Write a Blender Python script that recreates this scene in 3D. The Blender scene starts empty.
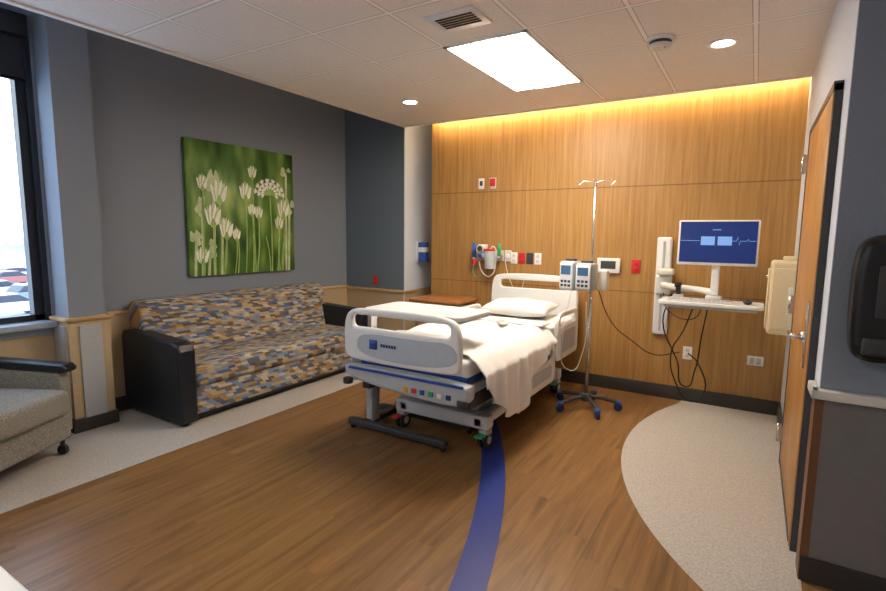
import bpy, bmesh, math, random
from mathutils import Vector, Matrix
random.seed(7)
C=bpy.context.collection
scn=bpy.context.scene
try:
    scn.view_settings.view_transform='Standard'
    scn.view_settings.look='None'
except Exception: pass

# ---------------------------------------------------------------- materials
def newmat(name):
    m=bpy.data.materials.new(name); m.use_nodes=True
    nt=m.node_tree; b=nt.nodes["Principled BSDF"]
    return m,nt,b
def N(nt,t,**k):
    n=nt.nodes.new(t)
    for a,v in k.items(): setattr(n,a,v)
    return n
def M(nt,op,a,b=None,c=None):
    n=nt.nodes.new("ShaderNodeMath"); n.operation=op
    for i,v in enumerate((a,b,c)):
        if v is None: continue
        if isinstance(v,(int,float)): n.inputs[i].default_value=v
        else: nt.links.new(v,n.inputs[i])
    return n.outputs[0]
def mat(name,col,rough=.5,metal=0,var=.06,scale=30,bump=0,emis=None,es=0,spec=None,coat=0):
    m,nt,b=newmat(name)
    tc=N(nt,"ShaderNodeTexCoord"); nz=N(nt,"ShaderNodeTexNoise"); nz.inputs["Scale"].default_value=scale
    nz.inputs["Detail"].default_value=4
    nt.links.new(tc.outputs["Object"],nz.inputs["Vector"])
    r=N(nt,"ShaderNodeValToRGB")
    r.color_ramp.elements[0].position=.3; r.color_ramp.elements[1].position=.7
    r.color_ramp.elements[0].color=(*[c*(1-var) for c in col],1)
    r.color_ramp.elements[1].color=(*[min(1,c*(1+var)) for c in col],1)
    nt.links.new(nz.outputs["Fac"],r.inputs["Fac"]); nt.links.new(r.outputs["Color"],b.inputs["Base Color"])
    b.inputs["Roughness"].default_value=rough; b.inputs["Metallic"].default_value=metal
    if coat: b.inputs["Coat Weight"].default_value=coat
    if spec is not None: b.inputs["Specular IOR Level"].default_value=spec
    if bump:
        bp=N(nt,"ShaderNodeBump"); bp.inputs["Strength"].default_value=bump; bp.inputs["Distance"].default_value=.01
        nt.links.new(nz.outputs["Fac"],bp.inputs["Height"]); nt.links.new(bp.outputs["Normal"],b.inputs["Normal"])
    if emis:
        b.inputs["Emission Color"].default_value=(*emis,1); b.inputs["Emission Strength"].default_value=es
    return m
def woodmat(name,c1,c2,c3,axis='Z',grain=1.0,rough=.4,plank=None,seams=None,coat=0,fine=14):
    """grain stretched along axis"""
    m,nt,b=newmat(name)
    tc=N(nt,"ShaderNodeTexCoord"); sep=N(nt,"ShaderNodeSeparateXYZ"); nt.links.new(tc.outputs["Object"],sep.inputs[0])
    mp=N(nt,"ShaderNodeMapping"); nt.links.new(tc.outputs["Object"],mp.inputs["Vector"])
    s=[fine*grain]*3; s['XYZ'.index(axis)]=.9*grain; mp.inputs["Scale"].default_value=s
    vec=mp.outputs["Vector"]
    pl=None
    if plank:
        w,L=plank
        ai='XYZ'.index(axis); ci=0 if ai==1 else 1
        row=M(nt,'FLOOR',M(nt,'DIVIDE',sep.outputs[ci],w))
        wn=N(nt,"ShaderNodeTexWhiteNoise"); wn.noise_dimensions='1D'; nt.links.new(row,wn.inputs["W"])
        u=M(nt,'ADD',M(nt,'DIVIDE',sep.outputs[ai],L),M(nt,'MULTIPLY',wn.outputs["Value"],7.3))
        cell=M(nt,'FLOOR',u)
        cb=N(nt,"ShaderNodeCombineXYZ"); nt.links.new(row,cb.inputs[0]); nt.links.new(cell,cb.inputs[1])
        w2=N(nt,"ShaderNodeTexWhiteNoise"); w2.noise_dimensions='2D'; nt.links.new(cb.outputs[0],w2.inputs["Vector"])
        pl=w2.outputs["Value"]
        off=N(nt,"ShaderNodeVectorMath"); off.operation='MULTIPLY_ADD'
        nt.links.new(w2.outputs["Color"],off.inputs[0]); off.inputs[1].default_value=(20,20,20); nt.links.new(vec,off.inputs[2])
        vec=off.outputs[0]
    nz=N(nt,"ShaderNodeTexNoise"); nz.inputs["Scale"].default_value=1.6; nz.inputs["Detail"].default_value=8; nz.inputs["Roughness"].default_value=.62; nz.inputs["Distortion"].default_value=.6
    nt.links.new(vec,nz.inputs["Vector"])
    r=N(nt,"ShaderNodeValToRGB"); e=r.color_ramp.elements
    e[0].position=.3; e[0].color=(*c1,1); e[1].position=.72; e[1].color=(*c3,1)
    k=r.color_ramp.elements.new(.5); k.color=(*c2,1)
    nt.links.new(nz.outputs["Fac"],r.inputs["Fac"])
    col=r.outputs["Color"]
    if pl is not None:
        mx=N(nt,"ShaderNodeMix"); mx.data_type='RGBA'; mx.blend_type='MULTIPLY'; mx.inputs[0].default_value=1
        rr=N(nt,"ShaderNodeMapRange"); rr.inputs["To Min"].default_value=.92; rr.inputs["To Max"].default_value=1.05
        nt.links.new(pl,rr.inputs["Value"])
        nt.links.new(col,mx.inputs[6]); nt.links.new(rr.outputs[0],mx.inputs[7]); col=mx.outputs[2]
        fr=M(nt,'FRACT',M(nt,'DIVIDE',sep.outputs[ci],w)); ln=M(nt,'LESS_THAN',fr,.025)
        mx=N(nt,"ShaderNodeMix"); mx.data_type='RGBA'; nt.links.new(M(nt,'MULTIPLY',ln,.3),mx.inputs[0])
        nt.links.new(col,mx.inputs[6]); mx.inputs[7].default_value=(*[c*.4 for c in c1],1); col=mx.outputs[2]
    if seams:
        tot=None
        for (ax,pos,w) in seams:
            d=M(nt,'ABSOLUTE',M(nt,'SUBTRACT',sep.outputs[ax],pos)); l=M(nt,'LESS_THAN',d,w)
            tot=l if tot is None else M(nt,'MAXIMUM',tot,l)
        mx=N(nt,"ShaderNodeMix"); mx.data_type='RGBA'; nt.links.new(M(nt,'MULTIPLY',tot,.65),mx.inputs[0])
        nt.links.new(col,mx.inputs[6]); mx.inputs[7].default_value=(*[c*.3 for c in c1],1); col=mx.outputs[2]
    nt.links.new(col,b.inputs["Base Color"]); b.inputs["Roughness"].default_value=rough
    if coat: b.inputs["Coat Weight"].default_value=coat; b.inputs["Coat Roughness"].default_value=.2
    return m

m_wall=mat("wall_blue_gray_paint",(.22,.255,.31),.75,var=.02,scale=60,bump=.03)
m_wall_dk=mat("wall_slate_blue",(.13,.17,.22),.75,var=.02,scale=60,bump=.03)  # darker, bluer tone for the alcove end wall
m_wall_lt=mat("wall_pale_lit_paint",(.64,.69,.78),.7,var=.02,scale=60,bump=.03)  # pale wall paint; on the niche side it stands in for bright light
m_wain=mat("wainscot_beige",(.50,.38,.23),.55,var=.03)
m_cap=woodmat("cap_oak",(.42,.27,.12),(.55,.37,.18),(.64,.45,.24),'Y')
m_base=mat("baseboard_dark",(.035,.032,.03),.5)
m_woodwall=woodmat("wood_panel",(.29,.145,.038),(.38,.20,.058),(.46,.26,.083),'Z',1.0,.42,seams=[(2,1.97,.005),(2,.98,.004)],fine=26)
m_floorw=woodmat("floor_wood_vinyl",(.115,.054,.018),(.205,.103,.034),(.29,.157,.055),'Y',.9,.36,plank=(.15,1.2))
m_door=woodmat("door_oak",(.36,.16,.04),(.48,.23,.065),(.56,.29,.09),'Z',1,.4)
m_walnut=woodmat("walnut_laminate",(.22,.08,.025),(.36,.14,.045),(.42,.18,.06),'X',1,.35)
m_gray=mat("floor_gray_terrazzo",(.45,.42,.385),.5,var=.20,scale=90)
m_blue=mat("floor_blue_vinyl",(.014,.032,.21),.4,var=.08,scale=80)
m_ceilplain=mat("ceiling_white",(.78,.72,.66),.9,var=.03,scale=100)
m_white=mat("white_plastic",(.74,.75,.75),.35,var=.02)
m_offw=mat("offwhite_plastic",(.64,.62,.56),.4,var=.02)
m_beige=mat("beige_plastic",(.68,.55,.34),.45,var=.02)
m_ltgray=mat("light_gray_plastic",(.42,.45,.48),.4,var=.03)
m_bluegray=mat("bed_bluegray_plastic",(.44,.50,.57),.4,var=.03)
m_dk=mat("dark_gray_metal",(.05,.05,.055),.45,metal=.3)
m_blk=mat("black_leatherette",(.010,.014,.020),.38,var=.2,scale=200,bump=.15)
m_blkp=mat("black_gloss_plastic",(.01,.01,.011),.15,var=.05)
m_rub=mat("rubber_black",(.015,.015,.015),.7)
m_steel=mat("stainless_steel",(.62,.62,.62),.25,metal=1,var=.05)
m_linen=mat("white_linen",(.80,.79,.77),.85,var=.03,scale=250,bump=.12)
m_royal=mat("royal_blue_plastic",(.015,.07,.34),.35)
m_navy=mat("navy_caster_plastic",(.01,.035,.16),.4)
m_red=mat("red_plastic",(.55,.02,.02),.4)
m_yel=mat("yellow_plastic",(.7,.45,.02),.4)
m_grn=mat("green_plastic",(.03,.35,.12),.4)
m_tweed=mat("gray_tweed",(.26,.25,.225),.9,var=.45,scale=150,bump=.3)
m_frame=mat("window_frame_black",(.014,.018,.024),.4)
m_sill=mat("sill_gray_stone",(.34,.40,.48),.35,var=.06)
m_graylow=mat("wall_protection_gray",(.17,.165,.16),.5,var=.04)
m_brownguard=mat("corner_guard_brown",(.16,.07,.03),.45)
m_snow=mat("snow",(.8,.85,.92),.9,var=.05,scale=.3)
m_asph=mat("wet_asphalt",(.50,.54,.60),.6,var=.2,scale=.2)
m_carglass=mat("car_glass",(.05,.06,.08),.1)
m_lamp=mat("lamp_diffuser",(.9,.9,.9),.5,emis=(1,.89,.75),es=39)
m_lampdim=mat("lamp_diffuser_added_rear",(.9,.9,.9),.5,emis=(1,.87,.71),es=18)  # only for the unseen rear troffer, added to brighten the room
m_lampd=mat("downlight_emitter",(.9,.9,.9),.5,emis=(1,.80,.55),es=90)
m_cove=mat("cove_led_strip",(.9,.9,.9),.5,emis=(1,.77,.45),es=50)
m_scr=mat("screen_blue",(.01,.02,.06),.2,emis=(.003,.018,.14),es=.8)
m_scr2=mat("screen_window",(.1,.2,.4),.2,emis=(.18,.34,.68),es=.8)
m_scr3=mat("screen_trace",(.1,.2,.4),.2,emis=(.25,.5,.9),es=1.0)
m_lcd=mat("lcd_cyan",(.02,.05,.08),.2,emis=(.04,.12,.26),es=.6)

def ceil_mat():
    m,nt,b=newmat("ceiling_tile_grid")
    tc=N(nt,"ShaderNodeTexCoord"); sp=N(nt,"ShaderNodeSeparateXYZ"); nt.links.new(tc.outputs["Object"],sp.inputs[0])
    S=.59
    def line(o,ofs,w):
        f=M(nt,'FRACT',M(nt,'ADD',M(nt,'DIVIDE',M(nt,'SUBTRACT',o,ofs),S),100.0))
        a=M(nt,'ABSOLUTE',M(nt,'SUBTRACT',f,.5)); return M(nt,'GREATER_THAN',a,.5-w/S)
    g=M(nt,'MAXIMUM',line(sp.outputs[0],-1.86,.012),line(sp.outputs[1],3.0,.012))
    ge=M(nt,'MAXIMUM',line(sp.outputs[0],-1.86,.017),line(sp.outputs[1],3.0,.017))
    nz=N(nt,"ShaderNodeTexNoise"); nz.inputs["Scale"].default_value=160; nt.links.new(tc.outputs["Object"],nz.inputs["Vector"])
    r=N(nt,"ShaderNodeValToRGB"); r.color_ramp.elements[0].position=.35; r.color_ramp.elements[1].position=.6
    r.color_ramp.elements[0].color=(.76,.70,.63,1); r.color_ramp.elements[1].color=(.86,.80,.73,1)
    nt.links.new(nz.outputs["Fac"],r.inputs["Fac"])
    m1=N(nt,"ShaderNodeMix"); m1.data_type='RGBA'; nt.links.new(ge,m1.inputs[0]); nt.links.new(r.outputs["Color"],m1.inputs[6]); m1.inputs[7].default_value=(.46,.41,.36,1)
    m2=N(nt,"ShaderNodeMix"); m2.data_type='RGBA'; nt.links.new(g,m2.inputs[0]); nt.links.new(m1.outputs[2],m2.inputs[6]); m2.inputs[7].default_value=(.92,.88,.82,1)
    nt.links.new(m2.outputs[2],b.inputs["Base Color"]); b.inputs["Roughness"].default_value=.9
    return m
m_ceil=ceil_mat()

def sofa_mat():
    m,nt,b=newmat("sofa_mosaic_fabric")
    tc=N(nt,"ShaderNodeTexCoord"); sp=N(nt,"ShaderNodeSeparateXYZ"); nt.links.new(tc.outputs["Object"],sp.inputs[0])
    v=M(nt,'DIVIDE',M(nt,'SUBTRACT',sp.outputs[2],sp.outputs[0]),.024)
    row=M(nt,'FLOOR',v)
    wn=N(nt,"ShaderNodeTexWhiteNoise"); wn.noise_dimensions='1D'; nt.links.new(row,wn.inputs["W"])
    fr=M(nt,'FRACT',v)
    u=M(nt,'ADD',M(nt,'ADD',M(nt,'DIVIDE',sp.outputs[1],.062),M(nt,'MULTIPLY',wn.outputs["Value"],5)),M(nt,'MULTIPLY',fr,.3))
    cell=M(nt,'FLOOR',u)
    cb=N(nt,"ShaderNodeCombineXYZ"); nt.links.new(row,cb.inputs[0]); nt.links.new(cell,cb.inputs[1])
    w2=N(nt,"ShaderNodeTexWhiteNoise"); w2.noise_dimensions='2D'; nt.links.new(cb.outputs[0],w2.inputs["Vector"])
    r=N(nt,"ShaderNodeValToRGB"); cr=r.color_ramp; cr.interpolation='CONSTANT'
    cols=[(.40,.33,.23),(.17,.12,.08),(.08,.125,.23),(.48,.43,.35),(.23,.26,.30),(.36,.21,.07),(.10,.08,.07),(.17,.24,.37),(.42,.33,.18)]
    cr.elements[0].color=(*cols[0],1); cr.elements[1].position=1/9; cr.elements[1].color=(*cols[1],1)
    for i in range(2,9):
        e=cr.elements.new(i/9); e.color=(*cols[i],1)
    nt.links.new(w2.outputs["Value"],r.inputs["Fac"])
    nt.links.new(r.outputs["Color"],b.inputs["Base Color"]); b.inputs["Roughness"].default_value=.85
    return m
m_sofa=sofa_mat()

def canvas_mat():
    m,nt,b=newmat("canvas_green_blur")
    tc=N(nt,"ShaderNodeTexCoord"); mp=N(nt,"ShaderNodeMapping"); mp.inputs["Scale"].default_value=(1,3.4,1.3)
    nt.links.new(tc.outputs["Object"],mp.inputs[0])
    nz=N(nt,"ShaderNodeTexNoise"); nz.inputs["Scale"].default_value=1.5; nz.inputs["Detail"].default_value=1.5; nt.links.new(mp.outputs[0],nz.inputs["Vector"])
    r=N(nt,"ShaderNodeValToRGB"); e=r.color_ramp.elements
    e[0].position=.34; e[0].color=(.02,.07,.010,1); e[1].position=.68; e[1].color=(.38,.52,.15,1)
    k=e.new(.5); k.color=(.10,.22,.035,1)
    nt.links.new(nz.outputs["Fac"],r.inputs["Fac"]); nt.links.new(r.outputs["Color"],b.inputs["Base Color"]); b.inputs["Roughness"].default_value=.5
    return m
m_canvas=canvas_mat()
m_stem=mat("print_stem_green",(.32,.50,.14),.6,var=.2,scale=8)
m_bud=mat("print_bud_white",(.90,.92,.80),.6,var=.08,scale=12)
m_budb=mat("print_bud_blur",(.52,.62,.36),.6,var=.25,scale=10)

# ---------------------------------------------------------------- geometry helpers
def grp(name,loc=(0,0,0),rz=0):
    e=bpy.data.objects.new(name,None); e.empty_display_size=.1; e.location=loc; e.rotation_euler=(0,0,rz); C.objects.link(e); return e
def link(name,me,m,par=None,smooth=False):
    o=bpy.data.objects.new(name,me); C.objects.link(o)
    if m: 
        me.materials.clear(); me.materials.append(m)
    if par: o.parent=par
    if smooth:
        for p in me.polygons: p.use_smooth=True
    return o
def box(name,m,x0,x1,y0,y1,z0,z1,par=None,bev=0,seg=3,rot=None,smooth=None):
    bm=bmesh.new(); bmesh.ops.create_cube(bm,size=1)
    c=Vector(((x0+x1)/2,(y0+y1)/2,(z0+z1)/2)); s=(abs(x1-x0),abs(y1-y0),abs(z1-z0))
    for v in bm.verts: v.co=Vector((v.co.x*s[0],v.co.y*s[1],v.co.z*s[2]))
    if bev: bmesh.ops.bevel(bm,geom=bm.edges[:]+bm.verts[:],offset=min(bev,min(s)*.49),segments=seg,profile=.5,affect='EDGES')
    if rot: 
        R=Matrix.Rotation(rot[1],4,rot[0]); 
        for v in bm.verts: v.co=R@v.co
    for v in bm.verts: v.co+=c
    me=bpy.data.meshes.new(name); bm.to_mesh(me); bm.free()
    return link(name,me,m,par,smooth=bool(bev) if smooth is None else smooth)
def cyl(name,m,p0,p1,r,par=None,r2=None,seg=24,bev=0):
    p0=Vector(p0);p1=Vector(p1); d=p1-p0
    bm=bmesh.new(); bmesh.ops.create_cone(bm,cap_ends=True,segments=seg,radius1=r,radius2=r if r2 is None else r2,depth=d.length)
    if bev: 
        ed=[e for e in bm.edges if len(e.link_faces)==2 and any(len(f.verts)>4 for f in e.link_faces)]
        bmesh.ops.bevel(bm,geom=ed,offset=bev,segments=2,profile=.5,affect='EDGES')
    q=Vector((0,0,1)).rotation_difference(d.normalized()).to_matrix().to_4x4()
    bmesh.ops.transform(bm,matrix=Matrix.Translation((p0+p1)/2)@q,verts=bm.verts)
    me=bpy.data.meshes.new(name); bm.to_mesh(me); bm.free()
    o=link(name,me,m,par)
    for p in me.polygons: p.use_smooth=len(p.vertices)<=4
    return o
def sph(name,m,c,r,par=None,sc=(1,1,1),seg=20):
    bm=bmesh.new(); bmesh.ops.create_uvsphere(bm,u_segments=seg,v_segments=seg//2,radius=r)
    for v in bm.verts: v.co=Vector((v.co.x*sc[0],v.co.y*sc[1],v.co.z*sc[2]))+Vector(c)
    me=bpy.data.meshes.new(name); bm.to_mesh(me); bm.free(); return link(name,me,m,par,True)
def tomesh(o,name,m,par):
    bpy.context.view_layer.update()
    dg=bpy.context.evaluated_depsgraph_get()
    me=bpy.data.meshes.new_from_object(o.evaluated_get(dg)); mw=o.matrix_world.copy()
    me.transform(mw); bpy.data.objects.remove(o)
    n=link(name,me,m,par,True)
    return n
def tube(name,m,pts,r,par=None,cyclic=False,res=6,smooth=True):
    cu=bpy.data.curves.new(name,'CURVE'); cu.dimensions='3D'; cu.bevel_depth=r; cu.bevel_resolution=3; cu.use_fill_caps=True; cu.resolution_u=res
    if smooth:
        s=cu.splines.new('BEZIER'); s.bezier_points.add(len(pts)-1)
        for b,p in zip(s.bezier_points,pts): b.co=p; b.handle_left_type=b.handle_right_type='AUTO'
    else:
        s=cu.splines.new('POLY'); s.points.add(len(pts)-1)
        for b,p in zip(s.points,pts): b.co=(*p,1)
    s.use_cyclic_u=cyclic
    o=bpy.data.objects.new(name,cu); C.objects.link(o)
    return tomesh(o,name,m,par)
def rrect(x0,x1,y0,y1,r,n=6):
    if not isinstance(r,(list,tuple)): r=[r]*4
    P=[]
    for (cx,cy,a0,rr) in ((x1-r[0],y1-r[0],0,r[0]),(x0+r[1],y1-r[1],90,r[1]),(x0+r[2],y0+r[2],180,r[2]),(x1-r[3],y0+r[3],270,r[3])):
        for i in range(n+1):
            a=math.radians(a0+90*i/n); P.append((cx+rr*math.cos(a),cy+rr*math.sin(a)))
    return P
def shape(name,m,loops,t,plane='XZ',at=0,par=None,bev=.008):
    """2D outline(s) (holes allowed) extruded to thickness t centred on 'at' along the plane normal"""
    cu=bpy.data.curves.new(name,'CURVE'); cu.dimensions='2D'; cu.fill_mode='BOTH'; cu.extrude=max(t/2-bev,.0001); cu.bevel_depth=bev; cu.bevel_resolution=2; cu.offset=-bev
    for L in loops:
        s=cu.splines.new('POLY'); s.points.add(len(L)-1); s.use_cyclic_u=True
        for p,q in zip(s.points,L): p.co=(q[0],q[1],0,1)
    o=bpy.data.objects.new(name,cu); C.objects.link(o)
    if plane=='XZ': o.matrix_world=Matrix(((1,0,0,0),(0,0,-1,at),(0,1,0,0),(0,0,0,1)))
    elif plane=='YZ': o.matrix_world=Matrix(((0,0,1,at),(1,0,0,0),(0,1,0,0),(0,0,0,1)))
    else: o.matrix_world=Matrix.Translation((0,0,at))
    n=tomesh(o,name,m,par)
    for p in n.data.polygons: p.use_smooth=False
    return n
def poly(name,m,pts,par=None):
    me=bpy.data.meshes.new(name); me.from_pydata(pts,[],[list(range(len(pts)))]); return link(name,me,m,par)
def strip(name,m,A,B,par=None):
    n=len(A); me=bpy.data.meshes.new(name); me.from_pydata(A+B,[],[(i,i+1,n+i+1,n+i) for i in range(n-1)]); return link(name,me,m,par)

# ---------------------------------------------------------------- constants
H=2.74; XP=-4.47; XR=.276; YW=5.04; XB=-3.26; XC=-3.56; YF=4.90; YJ=2.63
# ---------------------------------------------------------------- room shell
box("floor",m_floorw,-4.8,1.7,-1.7,5.7,-.1,0)
box("floor_gray_border",m_gray,XP,-3.32,-1.5,YF,0,.002)
a=[];b_=[]
for i in range(33):
    yy=.08-1.5+ (3.9+1.5)*i/32
    a.append((-7.04+math.sqrt(6.25**2-(yy-.08)**2),yy,.003)); b_.append((-7.04+math.sqrt(6.405**2-(yy-.08)**2),yy,.003))
strip("floor_blue_stripe",m_blue,a,b_)
P=[]
for i in range(61):
    t=math.radians(155+ (270-155)*i/60); P.append((1.63+2.35*math.cos(t),3.9+2.35*math.sin(t),.0025))
P=[p for p in P if p[0]<XR+.0]
P=[(-.475,YW-.01,.0025)]+[p for p in P if p[1]<YW-.02]+[(XR,2.0,.0025),(XR,YW-.01,.0025)]
poly("floor_gray_inlay",m_gray,P)

# headwall (wood)
box("wall_head",m_woodwall,XB,XR+.15,YW,YW+.5,0,3.05)
box("wall_niche_back",m_wall_lt,XC-.1,XB+.05,5.52,5.65,0,3.25)
box("wall_alcove_end",m_wall_dk,XP-.1,XC,YF,5.6,0,3.25)
box("wall_niche_side",m_wall_lt,XC,XC+.012,YF,5.6,0,3.25)  # thin pale skin: the brightly lit side is put into the colour
box("wall_picture",m_wall,XP-.15,XP,1.66,5.0,0,3.25)
# window wall
WY0,WY1,WZ0,WZ1=-.2,1.60,.86,2.93
box("wall_window_low",m_wall,XP-.15,XP,-1.6,1.66,0,WZ0-.06)
box("wall_window_top",m_wall,XP-.15,XP,-1.6,1.66,WZ1,3.25)
box("wall_window_side",m_wall,XP-.15,XP,-1.6,WY0-.05,WZ0-.06,WZ1)
box("wall_window_jamb",m_frame,XP-.15,XP,WY1+.03,1.66,WZ0-.06,WZ1)
# pilaster
box("column",m_wall,XP,-4.24,1.68,1.93,.84,3.2)
box("column_base",m_wain,XP,-4.225,1.665,1.945,0,.84)
box("column_panel",m_ltgray,-4.225,-4.21,1.73,1.88,.02,.80)
box("column_panel_side",m_ltgray,XP+.05,-4.27,1.652,1.665,.02,.80)
box("trim_column_cap",m_cap,XP,-4.20,1.64,1.97,.84,.865,bev=.004)
# rest of the room
box("wall_right",m_wall_lt,XR,XR+.15,YJ,YW,0,3.05)
box("wall_jog",m_wall,XR+.003,1.7,YJ,YJ+.15,0,3.05)
box("wall_right_rear",m_wall_lt,1.6,1.75,-1.6,YJ,0,3.05)
box("wall_rear",m_wall_lt,-4.7,1.7,-1.65,-1.5,0,3.25)
# ceiling
box("ceiling",m_ceil,XC,1.7,-1.6,4.90,H,H+.10)
box("ceiling_fascia",m_ceilplain,XC,XC+.08,-1.6,4.90,H+.1,3.25)
box("trim_ceiling_edge",m_ceilplain,XC-.015,XC+.03,-1.6,4.90,H-.012,H+.02)
box("ceiling_alcove",m_ceilplain,XP-.15,XC+.08,-1.6,5.6,3.25,3.35)
box("ceiling_cove_top",m_ceilplain,XC,XR+.15,4.80,5.6,3.05,3.12)
box("ceiling_cove_back",m_ceilplain,XC,XR+.15,4.86,4.90,H+.1,3.05)
box("trim_cove_lip",m_ceilplain,XC,XR,4.88,4.915,H-.012,H+.02)
box("cove_light",m_cove,XB+.03,XR-.03,4.925,4.95,2.80,2.815)
# wainscot + caps + baseboards
box("trim_wainscot_picture",m_wain,XP,XP+.012,1.93,YF,0,.82)
box("trim_cap_picture",m_cap,XP,XP+.03,1.93,YF,.82,.85,bev=.003)
box("trim_wainscot_end",m_wain,XP,XC,YF-.012,YF,0,.80)
box("trim_cap_end",m_cap,XP,XC+.01,YF-.03,YF,.80,.83,bev=.003)
box("trim_wainscot_niche",m_wain,XC+.012,XC+.02,YF,5.52,0,.80)
box("trim_cap_niche",m_cap,XC+.012,XC+.035,YF-.03,5.52,.80,.83,bev=.003)
box("trim_wainscot_window",m_wain,XP,XP+.012,-1.5,1.66,0,.74)
box("baseboard_picture",m_base,XP+.012,XP+.03,1.93,YF,0,.12)
box("baseboard_window",m_base,XP+.012,XP+.03,-1.5,1.66,0,.12)
box("baseboard_end",m_base,XP,XC,YF-.03,YF-.012,0,.12)
box("baseboard_head",m_base,XB,XR,YW-.02,YW,0,.125,bev=.004)
box("baseboard_right",m_base,XR-.02,XR,4.02,YW-.02,0,.125)
box("baseboard_column",m_base,XP,-4.20,1.645,1.955,0,.10)
# jog wall protection + corner guard
box("trim_jog_cap",m_offw,XR-.03,1.6,YJ-.05,YJ,.83,.87,bev=.006)
box("trim_jog_panel",m_graylow,XR+.02,1.6,YJ-.015,YJ,.0,.83)
box("baseboard_jog",m_base,XR-.01,1.6,YJ-.03,YJ-.015,0,.11)
box("trim_corner_guard",m_brownguard,XR-.012,XR+.02,YJ-.016,YJ+.10,.0,.83)
box("trim_corner_cap",m_offw,XR-.03,XR,YJ-.05,2.76,.83,.87,bev=.006)

# ---------------------------------------------------------------- window
w=grp("window_1")
box("sill",m_sill,XP-.15,XP+.10,-.4,1.66,.79,.835,w,bev=.006)
box("apron",m_sill,XP,XP+.03,-.4,1.66,.735,.79,w)
fx0,fx1=XP-.12,XP-.04
box("frame_bottom",m_frame,fx0,fx1,WY0-.05,WY1+.03,.80,.88,w)
box("frame_top",m_frame,fx0,fx1,WY0-.05,WY1+.03,2.86,WZ1,w)
box("frame_jamb",m_frame,fx0,fx1,WY1-.03,WY1+.03,.8,WZ1,w)
box("frame_jamb_rear",m_frame,fx0,fx1,WY0-.05,WY0+.02,.8,WZ1,w)
box("mullion",m_frame,fx0,fx1,.68,.73,.8,WZ1,w)
gm,nt,bb=newmat("window_glass")
out=nt.nodes["Material Output"]; tr=N(nt,"ShaderNodeBsdfTransparent"); gl=N(nt,"ShaderNodeBsdfGlossy"); gl.inputs["Roughness"].default_value=.02
mx=N(nt,"ShaderNodeMixShader"); mx.inputs[0].default_value=.05; tr.inputs[0].default_value=(.92,.96,1,1)
nt.links.new(tr.outputs[0],mx.inputs[1]); nt.links.new(gl.outputs[0],mx.inputs[2]); nt.links.new(mx.outputs[0],out.inputs[0])
box("glass",gm,XP-.085,XP-.079,WY0,WY1,.85,2.9,w)
b1=grp("roller_blind")
box("cassette",m_frame,XP-.03,XP+.06,WY0-.05,WY1+.04,2.83,2.98,b1,bev=.01)
box("shade",mat("shade_cloth",(.03,.035,.045),.8),XP-.01,XP-.006,WY0,WY1+.02,2.55,2.84,b1)
cyl("hem_bar",m_frame,(XP-.008,WY0,2.55),(XP-.008,WY1+.02,2.55),.012,b1)

# ---------------------------------------------------------------- door
d=grp("door_1")
DY0,DY1,DH=2.84,3.96,2.17
box("slab",m_door,XR-.035,XR-.002,DY0+.008,DY1-.02,.01,DH-.03,d,bev=.003,seg=1)
box("frame_near",m_dk,XR-.030,XR-.001,DY0-.012,DY0+.008,0,DH+.0,d)
box("frame_far",m_dk,XR-.038,XR-.001,DY1-.02,DY1+.02,0,DH+.0,d)
box("frame_head",m_dk,XR-.036,XR-.001,DY0-.012,DY1+.02,DH-.03,DH+.01,d)
for i,z in enumerate((.22,1.08,1.96)):
    box("hinge_%d"%i,m_steel,XR-.058,XR-.03,DY1-.06,DY1-.005,z-.055,z+.055,d)
    cyl("hinge_pin_%d"%i,m_steel,(XR-.06,DY1-.03,z-.06),(XR-.06,DY1-.03,z+.06),.009,d)
box("lock_plate",m_steel,XR-.043,XR-.034,DY0+.09,DY0+.15,.88,1.20,d,bev=.003)
cyl("lever_rose",m_steel,(XR-.03,DY0+.12,1.03),(XR-.06,DY0+.12,1.03),.028,d)
tube("lever_handle",m_steel,[(XR-.055,DY0+.12,1.03),(XR-.09,DY0+.12,1.03),(XR-.095,DY0+.15,1.03),(XR-.095,DY0+.27,1.025)],.012,d)
box("kick_plate",m_dk,XR-.038,XR-.034,DY0+.04,DY1-.04,.02,.05,d)

# ---------------------------------------------------------------- ceiling fixtures
def troffer(x0,y0,ml):
    t=grp("ceiling_troffer_light"); x1=x0+.59; y1=y0+1.18
    box("frame_a",m_white,x0,x0+.02,y0,y1,H-.012,H,t); box("frame_b",m_white,x1-.02,x1,y0,y1,H-.012,H,t)
    box("frame_c",m_white,x0,x1,y0,y0+.02,H-.012,H,t); box("frame_d",m_white,x0,x1,y1-.02,y1,H-.012,H,t)
    box("lens_left",ml,x0+.02,x0+.19,y0+.02,y1-.02,H-.008,H-.002,t)
    box("lens_centre",ml,x0+.20,x1-.20,y0+.02,y1-.02,H-.016,H-.002,t,bev=.006)
    box("lens_right",ml,x1-.19,x1-.02,y0+.02,y1-.02,H-.008,H-.002,t)
    box("divider",m_white,x0+.19,x0+.20,y0+.02,y1-.02,H-.020,H,t); box("divider_b",m_white,x1-.20,x1-.19,y0+.02,y1-.02,H-.020,H,t)
troffer(-1.86,3.0,m_lamp); troffer(-1.86,-1.13,m_lampdim)  # second troffer is unseen, added behind the camera for a higher light level
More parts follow.
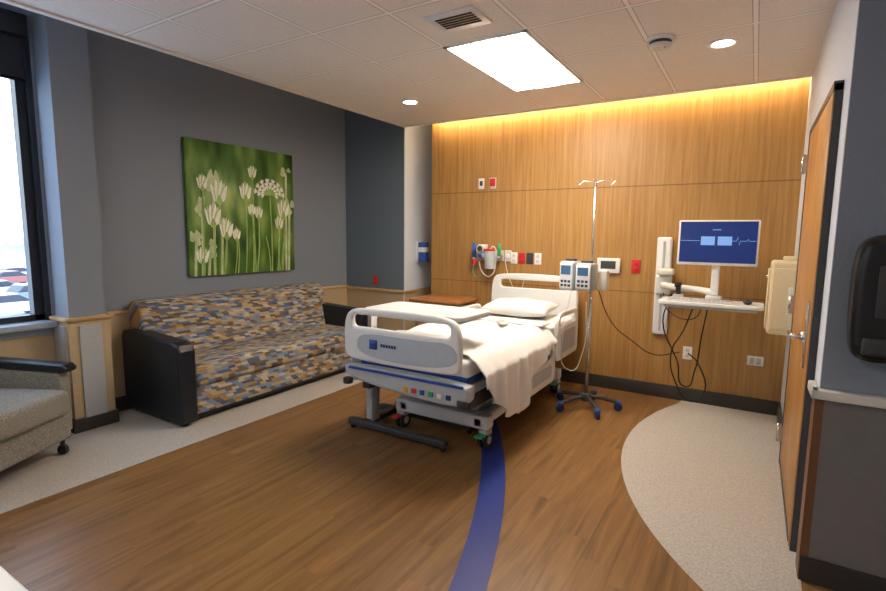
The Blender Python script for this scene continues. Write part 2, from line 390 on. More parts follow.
def downlight(x,y):
    g=grp("recessed_downlight",(x,y,H))
    bm=bmesh.new(); 
    P=[]; n=32
    for r,z in ((.095,0),(.09,-.008),(.07,-.008),(.062,-.002)):
        P.append([bm.verts.new((r*math.cos(2*math.pi*i/n),r*math.sin(2*math.pi*i/n),z)) for i in range(n)])
    for k in range(3):
        for i in range(n): bm.faces.new((P[k][i],P[k][(i+1)%n],P[k+1][(i+1)%n],P[k+1][i]))
    me=bpy.data.meshes.new("trim"); bm.to_mesh(me); bm.free(); link("trim_ring",me,m_white,g,True)
    cyl("emitter",m_lampd,(0,0,-.001),(0,0,-.004),.055,g)
downlight(-2.87,4.05); downlight(-.27,3.84); downlight(-2.6,.6); downlight(0.6,.8)  # last two are out of view, added as extra light
v=grp("ceiling_air_vent",(-1.56,2.68,H))
box("plate",m_white,-.16,.16,-.13,.13,-.006,0,v,bev=.003,seg=1)
for i in range(5):
    yy=-.06+.03*i
    box("slot_%d"%i,m_blkp,-.12,.12,yy-.009,yy+.009,-.009,-.006,v)
g=grp("ceiling_smoke_detector",(-.60,3.56,H))
cyl("base",m_white,(0,0,0),(0,0,-.022),.088,g,bev=.006); cyl("vent_ring",m_dk,(0,0,-.022),(0,0,-.038),.066,g); cyl("cap",m_offw,(0,0,-.038),(0,0,-.062),.074,g,r2=.055,bev=.008); cyl("led",m_red,(.03,-.02,-.062),(.03,-.02,-.065),.006,g)

# ---------------------------------------------------------------- picture
g=grp("canvas_picture",(XP,0,0))
PY0,PY1,PZ0,PZ1=2.75,4.0,1.09,2.35
box("canvas",m_canvas,.003,.042,PY0,PY1,PZ0,PZ1,g,bev=.003,seg=1)
def pc(u,v): return (PY0+(PY1-PY0)*u, PZ1-(PZ1-PZ0)*v)
_l=[.0425]
def stem(u0,v0,u1,v1,w,m=m_stem,curve=0):
    A=[];B=[]; _l[0]+=.00008
    for i in range(13):
        s=i/12; u=u0+(u1-u0)*s+curve*math.sin(math.pi*s); v=v0+(v1-v0)*s; y,z=pc(u,v)
        A.append((_l[0],y-w/2,z)); B.append((_l[0],y+w/2,z))
    strip("print_stem",m,A,B,g)
def blob(u,v,a,b,m=m_bud,ang=0):
    _l[0]+=.00008; y,z=pc(u,v); P=[]
    for i in range(22):
        t=2*math.pi*i/22; dy=a*math.cos(t)*(1-.3*math.sin(t)); dz=b*math.sin(t)*(1+.25*math.sin(t))
        P.append((_l[0],y+dy*math.cos(ang)-dz*math.sin(ang),z+dy*math.sin(ang)+dz*math.cos(ang)))
    poly("print_petal",m,P,g)
for u,v,a,bq in ((.12,.50,.05,.09),(.22,.30,.06,.10),(.28,.62,.05,.08),(.06,.72,.04,.08),(.17,.80,.06,.06),(.92,.18,.05,.04),(.95,.45,.06,.07)):
    stem(u,v,u-.02,1,.028,m_budb); 
    for k in range(5): blob(u+random.uniform(-.04,.04),v+random.uniform(-.05,.05),min(a*.6,.03),bq*.6,m_budb,random.uniform(-.5,.5))
for u in (.33,.40,.56,.62,.69,.84,.90): stem(u,.55+.2*random.random(),u+random.uniform(-.05,.05),1,.014,m_stem,random.uniform(-.02,.02))
def cluster(u,v,sz):
    # closed allium head: several narrow florets bundled together
    for k in range(7):
        t=(k-3)/3
        blob(u+t*sz*.42,v-.01+abs(t)*sz*.25,sz*.26,sz*(1.15-.25*abs(t)),m_bud if k%2==0 else m_budb,-t*.35)
    blob(u,v+sz*.6,sz*.32,sz*.5,m_stem)
for u,v,sz in ((.50,.36,.075),(.57,.20,.055),(.26,.38,.095),(.62,.52,.055),(.83,.60,.06),(.88,.48,.085),(.40,.70,.05),(.20,.56,.09),(.31,.66,.08),(.55,.50,.05),(.10,.86,.07),(.12,.32,.06)):
    stem(u,v,u+random.uniform(-.03,.03),1,.013,m_stem,.01); cluster(u,v,sz)
stem(.73,.33,.74,1,.018,m_stem,.01)
for k in range(25):
    a=math.radians(-5+190*k/24); L=(.06,.13,.095)[k%3]
    y,z=pc(.73,.36); _l[0]+=.00008
    y2=y+L*math.cos(a)*1.25; z2=z+L*math.sin(a)
    n=Vector((0,-(z2-z),(y2-y))).normalized()*.0035
    poly("print_ray",m_stem,[(_l[0],y-n.y,z-n.z),(_l[0],y2-n.y,z2-n.z),(_l[0],y2+n.y,z2+n.z),(_l[0],y+n.y,z+n.z)],g)
    for q in (-.7,-.25,.25,.7):
        _l[0]+=.00005; aa=a+q; cx=y2+.020*math.cos(aa); cz=z2+.020*math.sin(aa); P=[]
        for i in range(10):
            tt=2*math.pi*i/10; dy=.024*math.cos(tt); dz=.007*math.sin(tt); P.append((_l[0],cx+dy*math.cos(aa)-dz*math.sin(aa),cz+dy*math.sin(aa)+dz*math.cos(aa)))
        poly("print_petal",m_bud,P,g)

# ---------------------------------------------------------------- sofa (local: origin at floor, x toward room)
s=grp("sofa",(XP+.03,0,0))
SY0,SY1=2.12,4.34
def armprofile(): # in XZ
    return [(.02,.03),(.80,.03),(.82,.06),(.82,.60),(.80,.645),(.74,.665),(.10,.70),(.03,.69),(.0,.65),(.0,.06)]
for nm,ya in (("arm_near",SY0+.07),("arm_far",SY1-.07)):
    shape(nm,m_blk,[armprofile()],.14,'XZ',ya,s,bev=.02)
box("base",m_sofa,.05,.79,SY0+.14,SY1-.14,.07,.30,s,bev=.015)
box("plinth",m_blk,.08,.75,SY0+.16,SY1-.16,.03,.08,s)
box("seat_cushion",m_sofa,.20,.82,SY0+.14,SY1-.14,.29,.47,s,bev=.045,seg=4)
P=[(.0,.10),(.26,.10),(.27,.47),(.20,.80),(.17,.88),(.12,.92),(.05,.93),(.0,.90)]
shape("back",m_sofa,[P],SY1-SY0-.14,'XZ',(SY0+SY1)/2,s,bev=.02)
for i in range(4):
    cyl("foot_%d"%i,m_rub,(.08 if i%2 else .74,SY0+.07 if i<2 else SY1-.07,.002),(.08 if i%2 else .74,SY0+.07 if i<2 else SY1-.07,.04),.03,s)

# ---------------------------------------------------------------- armchair
s=grp("armchair",(-3.98,1.06,0),math.radians(28))   # faces +x local
W=.36
for sgn,nm in ((1,"arm_left"),(-1,"arm_right")):
    y=sgn*(W-.045)
    shape(nm,m_tweed,[[(-.30,.16),(.30,.16),(.31,.52),(.28,.57),(-.30,.60),(-.34,.56)]],.09,'XZ',y,s,bev=.02)
    shape(nm+"_cap",m_blk,[[(-.32,.595),(.30,.565),(.35,.575),(.36,.60),(.33,.625),(-.30,.655),(-.35,.635)]],.10,'XZ',y,s,bev=.018)
box("seat",m_tweed,-.25,.38,-W+.09,W-.09,.30,.47,s,bev=.045,seg=4)
box("seat_base",m_tweed,-.28,.33,-W+.05,W-.05,.12,.31,s,bev=.02)
P=[(-.24,.30),(-.16,.46),(-.30,1.02),(-.35,1.08),(-.42,1.06),(-.44,1.0),(-.36,.30)]
shape("back",m_tweed,[P],2*W-.16,'XZ',0,s,bev=.035)
for i,(x,y) in enumerate(((.27,W-.07),(.27,-W+.07),(-.27,W-.07),(-.27,-W+.07))):
    cyl("caster_stem_%d"%i,m_dk,(x,y,.07),(x,y,.16),.015,s)
    cyl("caster_wheel_%d"%i,m_rub,(x,y-.014,.037),(x,y+.014,.037),.035,s,bev=.006)

# ---------------------------------------------------------------- hospital bed  (local origin: x centre -1.9)
bx=-1.90; b=grp("hospital_bed",(bx,0,0))
FY,HY=2.62,4.86
outer=[(-.49,.66),(-.50,.72),(-.50,.88),(-.47,.965),(-.40,.998),(-.2,1.005),(0,1.008),(.2,1.005),(.33,.995),(.40,.965),(.43,.88),(.43,.72),(.42,.66),(.36,.635),(-.40,.635)]
def smoothloop(L,k=3):
    for _ in range(k):
        Q=[]
        for i in range(len(L)):
            a=L[i]; c=L[(i+1)%len(L)]
            Q.append((a[0]*.75+c[0]*.25,a[1]*.75+c[1]*.25)); Q.append((a[0]*.25+c[0]*.75,a[1]*.25+c[1]*.75))
        L=Q
    return L
shape("footboard",m_white,[smoothloop(outer,2),rrect(-.43,.36,.87,.955,.035)],.055,'XZ',FY,b,bev=.018)
shape("footboard_panel",m_bluegray,[smoothloop([(-.36,.67),(.41,.67),(.41,.85),(.1,.83),(-.25,.84),(-.38,.81)],2)],.012,'XZ',FY-.030,b,bev=.004)
box("logo_plate",m_royal,-.26,-.195,FY-.044,FY-.035,.735,.80,b,bev=.003,seg=1); 
for i in range(6): box("logo_letter_%d"%i,m_navy,-.165+.022*i,-.151+.022*i,FY-.040,FY-.035,.758,.778,b)
shape("foot_bumper",m_ltgray,[smoothloop([(-.50,.56),(-.50,.60),(.48,.60),(.50,.55),(.48,.46),(.30,.44),(-.30,.48),(-.48,.52)],2)],.10,'XZ',FY+.02,b,bev=.02)
box("foot_bumper_strip",m_royal,-.44,.46,FY-.045,FY-.028,.578,.592,b)
for i,mm in enumerate((m_yel,m_red,m_royal,m_grn,m_white,m_navy)): box("label_%d"%i,mm,.02+.065*i,.05+.065*i,FY-.042,FY-.028,.49,.52,b)
for i in range(2): cyl("corner_roller_%d"%i,m_dk,((-.47,.45)[i],FY-.02,.46),((-.47,.45)[i],FY-.02,.50),.035,b,bev=.006)
# headboard
hb=[(-.45,.60),(-.47,.75),(-.46,1.02),(-.42,1.09),(-.3,1.105),(0,1.115),(.3,1.105),(.42,1.09),(.46,1.02),(.47,.75),(.45,.60)]
shape("headboard",m_white,[smoothloop(hb,2),rrect(-.36,.36,.965,1.045,.03)],.05,'XZ',HY,b,bev=.016)
# deck, frame
box("deck",m_ltgray,-.45,.45,FY+.06,HY-.04,.50,.56,b,bev=.01)
box("side_beam_l",m_dk,-.44,-.38,FY+.1,HY-.1,.40,.50,b); box("side_beam_r",m_dk,.38,.44,FY+.1,HY-.1,.40,.50,b)
box("cross_beam_a",m_dk,-.40,.40,FY+.35,FY+.43,.38,.48,b); box("cross_beam_b",m_dk,-.40,.40,HY-.5,HY-.42,.38,.48,b)
# base
box("base_rail_l",m_white,-.36,-.28,3.05,4.65,.15,.23,b,bev=.015); box("base_rail_r",m_white,.28,.36,3.05,4.65,.15,.23,b,bev=.015)
box("base_cross_front",m_white,-.40,.40,3.05,3.16,.14,.24,b,bev=.02); box("base_cross_rear",m_white,-.40,.40,4.54,4.65,.14,.24,b,bev=.02)
box("base_cover",m_ltgray,-.26,.26,3.3,4.4,.17,.27,b,bev=.03)
for i,x in enumerate((-.24,.24)):
    for j,(ya,yb) in enumerate(((3.15,3.55),(4.5,4.1))):
        cyl("lift_arm_%d%d"%(i,j),m_ltgray,(x,ya,.22),(x,yb,.44),.028,b)
cyl("actuator",m_steel,(0,3.3,.26),(0,3.9,.44),.03,b)
for i,(x,y) in enumerate(((-.36,3.11),(.36,3.11),(-.36,4.60),(.36,4.60))):
    box("caster_fork_%d"%i,m_ltgray,x-.035,x+.035,y-.05,y+.04,.09,.16,b,bev=.015)
    for sx in (-.022,.022):
        cyl("caster_%d_%d"%(i,int(sx*1000)),m_rub,(x+sx-.012,y-.01,.0625),(x+sx+.012,y-.01,.0625),.062,b,bev=.008)
        cyl("caster_hub_%d_%d"%(i,int(sx*1000)),m_ltgray,(x+sx-.014,y-.01,.0625),(x+sx+.014,y-.01,.0625),.03,b)
    box("brake_pedal_%d"%i,m_grn if i%2 else m_red,x-.03,x+.03,y-.12,y-.04,.10,.115,b)
# mattress
box("mattress",m_royal,-.44,.44,FY+.06,HY-.05,.56,.72,b,bev=.04,seg=4)
box("mattress_sheet",m_linen,-.447,.447,FY+.055,HY-.045,.60,.728,b,bev=.04,seg=4)
# side rails
def rail(nm,side,y0,y1,z0,z1):
    x=side*.50
    L=rrect(y0,y1,z0,z1,[.09,.12,.05,.05])
    hole=rrect(y0+.06,y1-.06,z1-.13,z1-.045,.035)
    shape(nm,m_white,[L,hole],.035,'YZ',x,b,bev=.012)
    shape(nm+"_pad",m_bluegray,[rrect(y0+.10,y1-.10,z0+.06,z1-.17,.03)],.01,'YZ',x+side*.018,b,bev=.003)
    cyl(nm+"_arm_a",m_dk,(side*.44,y0+.12,.50),(x,y0+.12,z0+.05),.016,b); cyl(nm+"_arm_b",m_dk,(side*.44,y1-.12,.50),(x,y1-.12,z0+.05),.016,b)
rail("head_rail_r",1,4.14,4.72,.42,.84); rail("head_rail_l",-1,4.10,4.68,.42,.80)
rail("foot_rail_r",1,3.40,4.10,.27,.60); rail("foot_rail_l",-1,3.12,3.98,.32,.62)

# blanket (part of the made bed)
def blanket():
    nv,nu=110,110; V=[];F=[]
    ya,yb=2.72,4.06
    def LRf(y):
        K=[(2.72,.16),(2.90,.30),(3.05,.44),(3.30,.48),(3.50,.38),(3.68,.22),(4.06,.12)]
        for (a,p),(c,q) in zip(K,K[1:]):
            if y<=c: 
                t=(y-a)/(c-a); t=t*t*(3-2*t); return p+(q-p)*t
        return K[-1][1]
    for j in range(nv+1):
        y=ya+(yb-ya)*j/nv
        LR=LRf(y)+.012*math.sin(y*31)
        LL=.26+.03*math.sin(y*5)
        tot=LL+.90+LR
        for i in range(nu+1):
            s=-LL+tot*i/nu     # 0..0.90 across the top
            r=.05
            side=0
            if s<0: side=-1; dd=-s
            elif s>.90: side=1; dd=s-.90
            if side==0:
                x=-.45+s; z=.742; 
                e=min(s,.90-s)
                if e<r: z-=(r-e)**2/(2*r)
                wr=.007*math.sin(y*23+x*9)*math.sin(x*11+y*5)+.005*math.sin(x*31+y*17)
                z+=wr
            else:
                dd2=max(0,dd)
                x=side*(.45+.072*min(1,dd2/.09)); z=.742-r/2-dd2
                am=.020*min(1,dd2/.3)
                x+=side*(am*math.sin(y*24+2*math.sin(y*6))+am*.6*math.sin(y*47)+.03*dd2)
                if side==1: x+=.012
            V.append((x,y+.03*math.sin(x*9)*(j/nv),z))
    W=nu+1
    for j in range(nv):
        for i in range(nu): F.append((j*W+i,j*W+i+1,(j+1)*W+i+1,(j+1)*W+i))
    me=bpy.data.meshes.new("blanket"); me.from_pydata(V,[],F)
    o=link("blanket",me,m_linen,b,True); o.location=(0,0,.004)
    md=o.modifiers.new("s","SOLIDIFY"); md.thickness=.008; md.offset=1
blanket()
box("blanket_fold",m_linen,-.44,.46,3.92,4.10,.752,.775,b,bev=.011)
# pillow
def pillow(name,c,w,l,h,rz=0):
    n=24; V=[];F=[]
    for side in (1,-1):
        for j in range(n+1):
            for i in range(n+1):
                u=-1+2*i/n; v=-1+2*j/n
                e=(1-abs(u)**2.6)*(1-abs(v)**2.6); z=side*h/2*(max(e,0)**.45)
                z+=.006*math.sin(u*7+v*3)*(e)
                V.append((u*w/2*(1-.05*(1-abs(v))),v*l/2*(1-.06*(1-abs(u))),z))
    W=n+1; off=W*W
    for s_ in range(2):
        for j in range(n):
            for i in range(n):
                q=[s_*off+j*W+i,s_*off+j*W+i+1,s_*off+(j+1)*W+i+1,s_*off+(j+1)*W+i]
                F.append(q if s_==0 else q[::-1])
    me=bpy.data.meshes.new(name); me.from_pydata(V,[],F)
    bm=bmesh.new(); bm.from_mesh(me); bmesh.ops.remove_doubles(bm,verts=bm.verts,dist=.0005); bm.to_mesh(me); bm.free()
    o=link(name,me,m_linen,None,True); o.location=c; o.rotation_euler=(math.radians(4),0,rz); return o
pillow("pillow",(bx,4.52,.812),.66,.44,.15,.04)
r_=grp("bed_remote",(bx+.14,3.82,.770),.6)
box("body",m_offw,-.035,.035,-.09,.09,0,.022,r_,bev=.008)
for i in range(3): box("key_%d"%i,m_bluegray,-.018,.018,-.05+.035*i,-.028+.035*i,.021,.025,r_)

# overbed table
o=grp("overbed_table",(0,0,-.055))
shape("top",m_white,[rrect(-2.36,-1.54,2.74,3.18,.06)],.028,'XY',1.02,o,bev=.008)
box("top_edge",m_ltgray,-2.34,-1.56,2.76,3.16,.990,1.006,o)
box("support_arm",m_ltgray,-2.47,-1.80,2.92,3.0,.955,.99,o,bev=.008)
box("column_outer",m_ltgray,-2.475,-2.415,2.91,3.01,.12,.62,o,bev=.01)
box("column_inner",m_steel,-2.462,-2.428,2.925,2.995,.60,.96,o)
box("base_foot_front",m_dk,-2.60,-1.72,2.84,2.90,.09,.14,o,bev=.012)
box("base_foot_rear",m_dk,-2.60,-1.72,3.22,3.28,.09,.14,o,bev=.012)
box("base_cross",m_dk,-2.49,-2.42,2.86,3.26,.09,.14,o,bev=.01)
for i,(x,y) in enumerate(((-2.57,2.87),(-1.75,2.87),(-2.57,3.25),(-1.75,3.25))):
    cyl("caster_%d"%i,m_rub,(x-.012,y,.077),(x+.012,y,.077),.02,o)

# bedside cabinet
n_=grp("bedside_cabinet",(-2.86,4.70,.04))
box("carcass",m_cap,-.25,.25,-.21,.21,.06,.74,n_,bev=.004,seg=1)
box("top",m_walnut,-.30,.30,-.26,.24,.74,.775,n_,bev=.008)
for i in range(3):
    box("drawer_%d"%i,m_walnut,-.235,.235,-.222,-.208,.10+.21*i,.29+.21*i,n_,bev=.004,seg=1)
    tube("pull_%d"%i,m_steel,[(-.06,-.222,.20+.21*i),(-.05,-.245,.20+.21*i),(.05,-.245,.20+.21*i),(.06,-.222,.20+.21*i)],.005,n_)
for i in range(4): cyl("caster_%d"%i,m_rub,((-.2 if i%2 else .2)-.012,(-.16 if i<2 else .16),.01),((-.2 if i%2 else .2)+.012,(-.16 if i<2 else .16),.01),.05,n_)

# ---------------------------------------------------------------- IV pole
iv=grp("iv_pole",(-1.17,4.32,0))
cyl("pole_lower",m_steel,(0,0,.10),(0,0,1.1),.016,iv); cyl("pole_upper",m_steel,(0,0,1.05),(0,0,1.95),.010,iv)
cyl("hub",m_dk,(0,0,.07),(0,0,.14),.045,iv,bev=.01)
for k in range(5):
    a=math.radians(18+72*k); x,y=.27*math.cos(a),.27*math.sin(a)
    tube("leg_%d"%k,m_dk,[(0,0,.115),(x*.5,y*.5,.105),(x,y,.075)],.016,iv)
    cyl("caster_%d"%k,m_navy,(x-.013*math.sin(a),y+.013*math.cos(a),.036),(x+.013*math.sin(a),y-.013*math.cos(a),.036),.036,iv,bev=.006)
    cyl("caster_cap_%d"%k,m_royal,(x,y,.055),(x,y,.09),.024,iv)
for a in (0,90,180,270):
    a=math.radians(a+10); c_,s_=math.cos(a),math.sin(a)
    tube("hook_%d"%int(math.degrees(a)),m_steel,[(0,0,1.945),(.10*c_,.10*s_,1.955),(.13*c_,.13*s_,1.93),(.155*c_,.155*s_,1.955)],.005,iv)
cyl("collar",m_blkp,(0,0,1.06),(0,0,1.11),.024,iv)
def pump(x,y,z,rz=0,h=.24,k=0):
    p=grp("pump_carrier_%d"%k,(x,y,z),rz); p.parent=iv
    box("pump_body",m_ltgray,-.07,.07,-.07,.07,0,h,p,bev=.018)
    box("pump_bezel",m_white,-.062,.062,-.078,-.066,.02,h-.02,p,bev=.005)
    box("pump_screen",m_lcd,-.046,.046,-.082,-.077,h*.55,h-.035,p)
    for i in range(3):
        for j in range(2): box("pump_key_%d%d"%(i,j),m_navy if j else m_dk,-.045+.034*i,-.022+.034*i,-.082,-.077,.035+.035*j,.055+.035*j,p)
    box("pump_handle",m_dk,-.05,.05,-.02,.02,h,h+.02,p,bev=.008)
pump(-.165,-.05,1.04,-.25,.25,0); pump(-.01,-.11,1.05,-.15,.23,1)
box("clamp_bar",m_dk,-.16,.05,-.035,-.012,1.12,1.16,iv)
box("module",m_offw,.07,.14,-.05,.03,1.05,1.22,iv,bev=.012)
tube("iv_tubing",m_offw,[(-.13,-.12,1.05),(-.17,-.17,.7),(-.11,-.12,.35),(-.03,-.07,.5),(-.02,-.05,.95)],.003,iv)

# ---------------------------------------------------------------- workstation
wr=grp("workstation_wall_mount",(0,0,0))
box("track",m_white,-.77,-.64,YW-.045,YW,.60,1.50,wr,bev=.02)
box("track_groove",m_ltgray,-.715,-.695,YW-.05,YW-.044,.64,1.46,wr)
box("arm_bracket",m_white,-.76,-.62,YW-.11,YW-.04,.98,1.16,wr,bev=.02)
box("cpu_shelf",m_offw,-.74,-.60,YW-.16,YW-.045,1.16,1.22,wr,bev=.02)
tube("arm_lower",m_white,[(-.69,4.93,1.07),(-.60,4.80,1.07),(-.40,4.78,1.06),(-.25,4.70,1.05)],.028,wr)
cyl("arm_post",m_white,(-.27,4.72,.97),(-.27,4.72,1.45),.022,wr)
tx,ty,tz=-.28,4.58,.975
def T(name,m,x0,x1,y0,y1,z0,z1,**k): return box(name,m,tx+x0,tx+x1,ty+y0,ty+y1,tz+z0,tz+z1,wr,**k)
shape("tray_shelf",m_white,[rrect(tx-.37,tx+.37,ty-.17,ty+.15,.04)],.03,'XY',tz,wr,bev=.008)
T("tray_under_edge",m_ltgray,-.33,.33,-.14,.12,-.04,-.014,bev=.01)
kb=grp("keyboard",(tx,ty,tz))
box("case",m_offw,-.30,.16,-.15,.0,.0155,.03,kb,bev=.004)
for j in range(4): 
    for i in range(14): box("key_%d_%d"%(j,i),m_ltgray,-.29+.031*i,-.264+.031*i,-.14+.034*j,-.113+.034*j,.03,.036,kb)
sph("computer_mouse",m_dk,(tx+.26,ty-.06,tz+.035),.04,None,sc=(.8,1.3,.5))
mo=grp("computer_monitor",(-.26,4.64,0))
box("housing",m_white,-.290,.285,-.02,.025,1.275,1.64,mo,bev=.012)
box("screen",m_scr,-.275,.270,-.0225,-.019,1.30,1.628,mo)
box("window_left",m_scr2,-.12,-.02,-.0245,-.022,1.44,1.51,mo); box("window_right",m_scr2,.0,.10,-.0245,-.022,1.44,1.51,mo)
trc=[(-.27,-.024,1.475),(-.13,-.024,1.475)]; tube("trace_left",m_scr3,trc,.0012,mo,smooth=False)
tube("trace_right",m_scr3,[(.10,-.024,1.475),(.13,-.024,1.475),(.14,-.024,1.51),(.15,-.024,1.44),(.16,-.024,1.475),(.20,-.024,1.475),(.21,-.024,1.49),(.22,-.024,1.475),(.265,-.024,1.475)],.0014,mo,smooth=False)
box("title",m_scr2,-.04,.02,-.0245,-.022,1.56,1.566,mo)
box("stand_neck",m_white,-.03,.03,.01,.045,1.03,1.32,mo,bev=.01); box("stand_foot",m_white,-.06,.06,-.04,.06,1.0,1.03,mo,bev=.01)
sc=grp("barcode_scanner",(-.53,4.68,.992))
box("handle",m_blkp,-.02,.02,-.02,.02,.02,.10,sc,bev=.008,rot=('X',.3)); box("head",m_blkp,-.025,.025,-.07,.03,.09,.13,sc,bev=.01)
box("scanner_holder",m_ltgray,-.04,.04,-.04,.04,0,.03,sc,bev=.008)
cb_=[0]
def cable(pts,r=.006,m=m_blkp,par=wr): cb_[0]+=1; tube("cable_%d"%cb_[0],m,pts,r,par)
cable([(-.40,4.70,.95),(-.48,4.80,.70),(-.58,4.88,.45),(-.52,4.86,.20),(-.40,4.84,.06),(-.30,4.86,.12),(-.36,4.90,.40),(-.45,4.98,.46)])
cable([(-.60,4.90,1.0),(-.66,4.86,.75),(-.52,4.86,.40),(-.44,4.86,.18),(-.38,4.86,.32),(-.34,4.82,.65),(-.30,4.72,.95)])
cable([(-.68,4.93,1.0),(-.62,4.85,.85),(-.42,4.80,.80),(-.33,4.74,.95)],.004)
cable([(.06,0,1.06),(.13,.13,.80),(.27,.48,.55),(.45,.61,.42),(.65,.66,.46)],.0045,m_blkp,iv)

# ---------------------------------------------------------------- wall plates & devices on the wood wall
def plate(name,x,z,w,h,m=m_white,kind="duplex",y=YW):
    g=grp(name,(x,y,z))
    box("cover",m,-w/2,w/2,-.008,0,-h/2,h/2,g,bev=.003)
    if kind=="duplex":
        for dz in (-.026,.026):
            box("socket",m_offw if m!=m_red else m_red,-.016,.016,-.011,-.007,dz-.017,dz+.017,g,bev=.003)
            for dx in (-.006,.006): box("slot",m_blkp,dx-.0015,dx+.0015,-.0125,-.010,dz-.007,dz+.007,g)
    elif kind=="switch":
        box("button",m_dk,-w*.25,w*.25,-.014,-.007,-h*.2,h*.25,g,bev=.003)
    elif kind=="quad":
        for dx in (-.025,.025): box("rocker",m_ltgray,dx-.016,dx+.016,-.013,-.007,-.03,.03,g,bev=.003)
    elif kind=="display":
        box("screen",m_dk,-w*.3,w*.3,-.011,-.007,-h*.25,h*.3,g)
    return g
plate("wall_switch",-2.61,2.06,.07,.115,kind="switch"); plate("wall_switch",-2.47,2.06,.07,.115,m_white,kind="switch")
g=grp("nurse_call_light",(-2.52,YW,2.06)); 
box("lens",m_red,.018,.082,-.02,-.0145,-.035,.05,g,bev=.004); box("backplate",m_offw,.012,.088,-.0145,-.0005,-.05,.058,g,bev=.003)
plate("wall_outlet",-.46,.45,.075,.12); plate("wall_switch",.07,.45,.12,.08,kind="quad")
plate("wall_outlet",-.95,1.22,.08,.13,m_red)
g=plate("wall_clock_display",-1.20,1.22,.20,.13,kind="display"); box("surround",m_white,-.11,.11,-.035,-.001,-.072,.072,g,bev=.01); box("lcd",m_dk,-.07,.07,-.039,-.033,-.03,.045,g)
# gas outlets panel with regulators, flowmeters, canister, tubing
gp=grp("medical_gas_outlet_panel",(-2.42,YW,1.28))
for i,(mm,x) in enumerate(((m_white,-.21),(m_yel,-.12),(m_grn,-.03),(m_red,.06),(m_white,.15))):
    box("plate_%d"%i,m_offw,x-.04,x+.04,-.012,0,-.06,.06,gp,bev=.004)
    cyl("port_%d"%i,mm,(x,-.012,0),(x,-.035,0),.022,gp,bev=.004)
rg=grp("regulator_set",(-.12,0,0)); rg.parent=gp
box("regulator_body",m_white,-.045,.045,-.12,-.03,-.03,.12,rg,bev=.012); cyl("gauge",m_offw,(0,-.12,.075),(0,-.15,.075),.042,rg,bev=.005); cyl("gauge_face",m_dk,(0,-.15,.075),(0,-.153,.075),.030,rg)
cyl("knob",m_royal,(0,-.12,-.005),(0,-.15,-.005),.022,rg,bev=.004)
cyl("canister",m_ltgray,(.11,-.12,-.14),(.11,-.12,.05),.055,rg,r2=.064,bev=.006); cyl("canister_lid",m_red,(.11,-.12,.05),(.11,-.12,.075),.068,rg,bev=.006)
cyl("flowmeter_tube",m_royal,(-.10,-.09,-.02),(-.10,-.09,.13),.024,rg); cyl("flowmeter_base",m_steel,(-.10,-.02,-.03),(-.10,-.10,-.03),.018,rg)
cyl("flowmeter_cup",m_red,(-.10,-.09,-.10),(-.10,-.09,-.04),.028,rg,bev=.004)
cyl("flowmeter_tube_b",m_grn,(.20,-.08,.0),(.20,-.08,.13),.02,rg); cyl("flowmeter_base_b",m_steel,(.20,-.02,-.01),(.20,-.09,-.01),.014,rg)
cyl("mount_pin",m_steel,(0,-.012,0),(0,-.06,0),.015,rg)
tube("suction_tubing",m_offw,[(.11,-.12,.07),(.17,-.15,.10),(.19,-.14,-.05),(.12,-.13,-.22),(.02,-.12,-.18),(-.03,-.11,-.06)],.006,rg)
tube("oxygen_tubing",m_grn,[(-.10,-.09,-.10),(-.09,-.12,-.20),(-.03,-.12,-.24),(.04,-.12,-.17)],.004,rg)
for k,(mm,kk) in enumerate(((m_white,"duplex"),(m_red,"duplex"),(m_dk,"switch"),(m_white,"duplex"))): plate("wall_outlet",-2.20+.09*k,1.26,.075,.12,mm,kk)
tube("call_cord",m_offw,[(.12,-.02,-.04),(.22,-.09,-.26),(.32,-.11,-.36),(.42,-.16,-.20)],.004,gp)
# blue/white roll holder in the niche
g=grp("wall_glove_dispenser",(XC+.012,5.20,1.18))
box("back",m_white,0,.02,-.07,.07,-.02,.24,g,bev=.006)
for i in range(4): cyl("ring_%d"%i,m_royal if i!=2 else m_white,(.068,0,-.015+.06*i),(.068,0,.045+.06*i),.066,g,bev=.006)
plate("wall_outlet",-3.99,.93,.07,.11,m_red,y=YF-.0)

# beige cabinet on right wall
g=grp("sharps_disposal_box",(XR,4.33,-.075))
box("body",m_beige,-.17,0,-.12,.12,.90,1.42,g,bev=.025,seg=4)
box("door_panel",m_beige,-.182,-.168,-.10,.10,.93,1.36,g,bev=.008)
box("side_panel",m_beige,-.155,-.02,-.128,-.118,.94,1.37,g,bev=.008)
cyl("lock",m_steel,(-.17,.06,1.30),(-.192,.06,1.30),.012,g)
box("lid",m_beige,-.10,-.02,-.05,.05,1.41,1.45,g,bev=.012)
box("side_slot",m_offw,-.06,-.035,-.135,-.126,1.05,1.24,g,bev=.003)
# sanitizer
g=grp("hand_sanitizer_dispenser",(.44,YJ,0))
shape("body",m_blkp,[smoothloop([(-.10,1.07),(-.105,1.45),(-.06,1.52),(.06,1.52),(.105,1.45),(.10,1.07),(.06,1.02),(-.06,1.02)],2)],.12,'XZ',-.06,g,bev=.03)
box("window",m_dk,-.03,.03,-.126,-.118,1.20,1.40,g,bev=.006); box("push_bar",m_dk,-.06,.06,-.135,-.11,1.05,1.12,g,bev=.01)
# foreground table corner
g=grp("side_table",(-1.80,.10,0))
shape("top",m_white,[rrect(-.6,.75,-.35,.285,.03)],.03,'XY',.735,g,bev=.006)
box("cabinet",m_wain,-.55,.70,-.32,.22,.05,.72,g,bev=.005,seg=1)
for i in range(2): box("cabinet_door_%d"%i,m_cap,-.53+.62*i,.06+.62*i,.22,.235,.08,.69,g,bev=.004,seg=1)
box("plinth",m_base,-.53,.68,-.30,.20,0,.05,g)

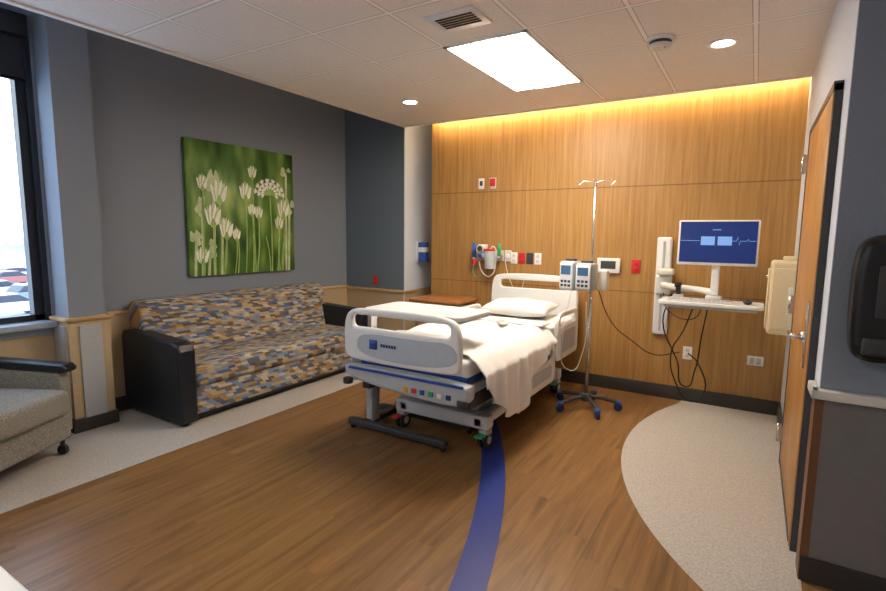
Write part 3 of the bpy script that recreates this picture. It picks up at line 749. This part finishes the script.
# ---------------------------------------------------------------- exterior
box("ground_outside",m_snow,-160,-6,-60,80,-4.2,-4.0)
box("parking_lot",m_asph,-75,-22,-10,40,-4.0,-3.98)
def car(x,y,rz,col):
    g=grp("parked_car",(x,y,-3.98),rz)
    mp=mat("car_paint",col,.3,var=.02)
    body=[(-2.2,.35),(-2.25,.75),(-2.1,.95),(-1.2,1.02),(1.0,1.0),(2.0,.88),(2.25,.70),(2.25,.35)]
    shape("body",mp,[smoothloop(body,1)],1.75,'XZ',0,g,bev=.08)
    cab=[(-1.6,.98),(-1.15,1.45),(.25,1.48),(1.1,.98)]
    shape("cabin",m_carglass,[cab],1.55,'XZ',0,g,bev=.06)
    shape("roof",mp,[[(-1.15,1.44),(-1.05,1.50),(.2,1.52),(.3,1.46)]],1.5,'XZ',0,g,bev=.02)
    for i,(wx,wy) in enumerate(((-1.4,-.85),(1.4,-.85),(-1.4,.85),(1.4,.85))):
        cyl("wheel_%d"%i,m_rub,(wx,wy-.1,.33),(wx,wy+.1,.33),.33,g,bev=.04)
for i,(x,y,c) in enumerate(((-40,12.6,(.6,.62,.66)),(-46,16.2,(.20,.26,.36)),(-51,15.6,(.7,.72,.75)),(-62,20,(.35,.12,.12)),(-68,22.5,(.6,.6,.62)),(-66,17.5,(.5,.52,.56)))):
    car(x,y,math.radians(95+6*(i%2)),c)
tl=mat("bare_trees",(.42,.45,.50),.9,var=.3,scale=.5)
bm=bmesh.new(); n=60; lo=[];hi=[]
for i in range(n+1):
    y=-60+140*i/n; lo.append(bm.verts.new((-158,y,-4))); hi.append(bm.verts.new((-158,y,-2.0+1.6*random.random())))
for i in range(n): bm.faces.new((lo[i],lo[i+1],hi[i+1],hi[i]))
me=bpy.data.meshes.new("distant_treeline"); bm.to_mesh(me); bm.free(); link("distant_treeline",me,tl)

# ---------------------------------------------------------------- world
wd=bpy.data.worlds.new("World"); scn.world=wd; wd.use_nodes=True
nt=wd.node_tree; bg=nt.nodes["Background"]
tc=N(nt,"ShaderNodeTexCoord"); sp=N(nt,"ShaderNodeSeparateXYZ"); nt.links.new(tc.outputs["Generated"],sp.inputs[0])
rp=N(nt,"ShaderNodeValToRGB"); rp.color_ramp.elements[0].position=.0; rp.color_ramp.elements[0].color=(.90,.95,1,1); rp.color_ramp.elements[1].position=.7; rp.color_ramp.elements[1].color=(.60,.76,1,1)
nt.links.new(sp.outputs[2],rp.inputs[0]); nt.links.new(rp.outputs[0],bg.inputs[0]); bg.inputs[1].default_value=5.0

# ---------------------------------------------------------------- camera
f,p,r,yw,h=505.498,.12,-.0107,.5504,1.5021
R=Vector((math.cos(yw),math.sin(yw),0)); F=Vector((-math.sin(yw),math.cos(yw),0)); Z=Vector((0,0,1))
fw=F*math.cos(p)-Z*math.sin(p); U=F*math.sin(p)+Z*math.cos(p)
ri=R*math.cos(r)-U*math.sin(r); ui=R*math.sin(r)+U*math.cos(r)
cd=bpy.data.cameras.new("camera"); cd.lens=f/886*36; cd.sensor_width=36; cd.clip_start=.05; cd.clip_end=400
co=bpy.data.objects.new("camera",cd); C.objects.link(co)
co.matrix_world=Matrix(((ri.x,ui.x,-fw.x,0),(ri.y,ui.y,-fw.y,0),(ri.z,ui.z,-fw.z,h),(0,0,0,1)))
scn.camera=co
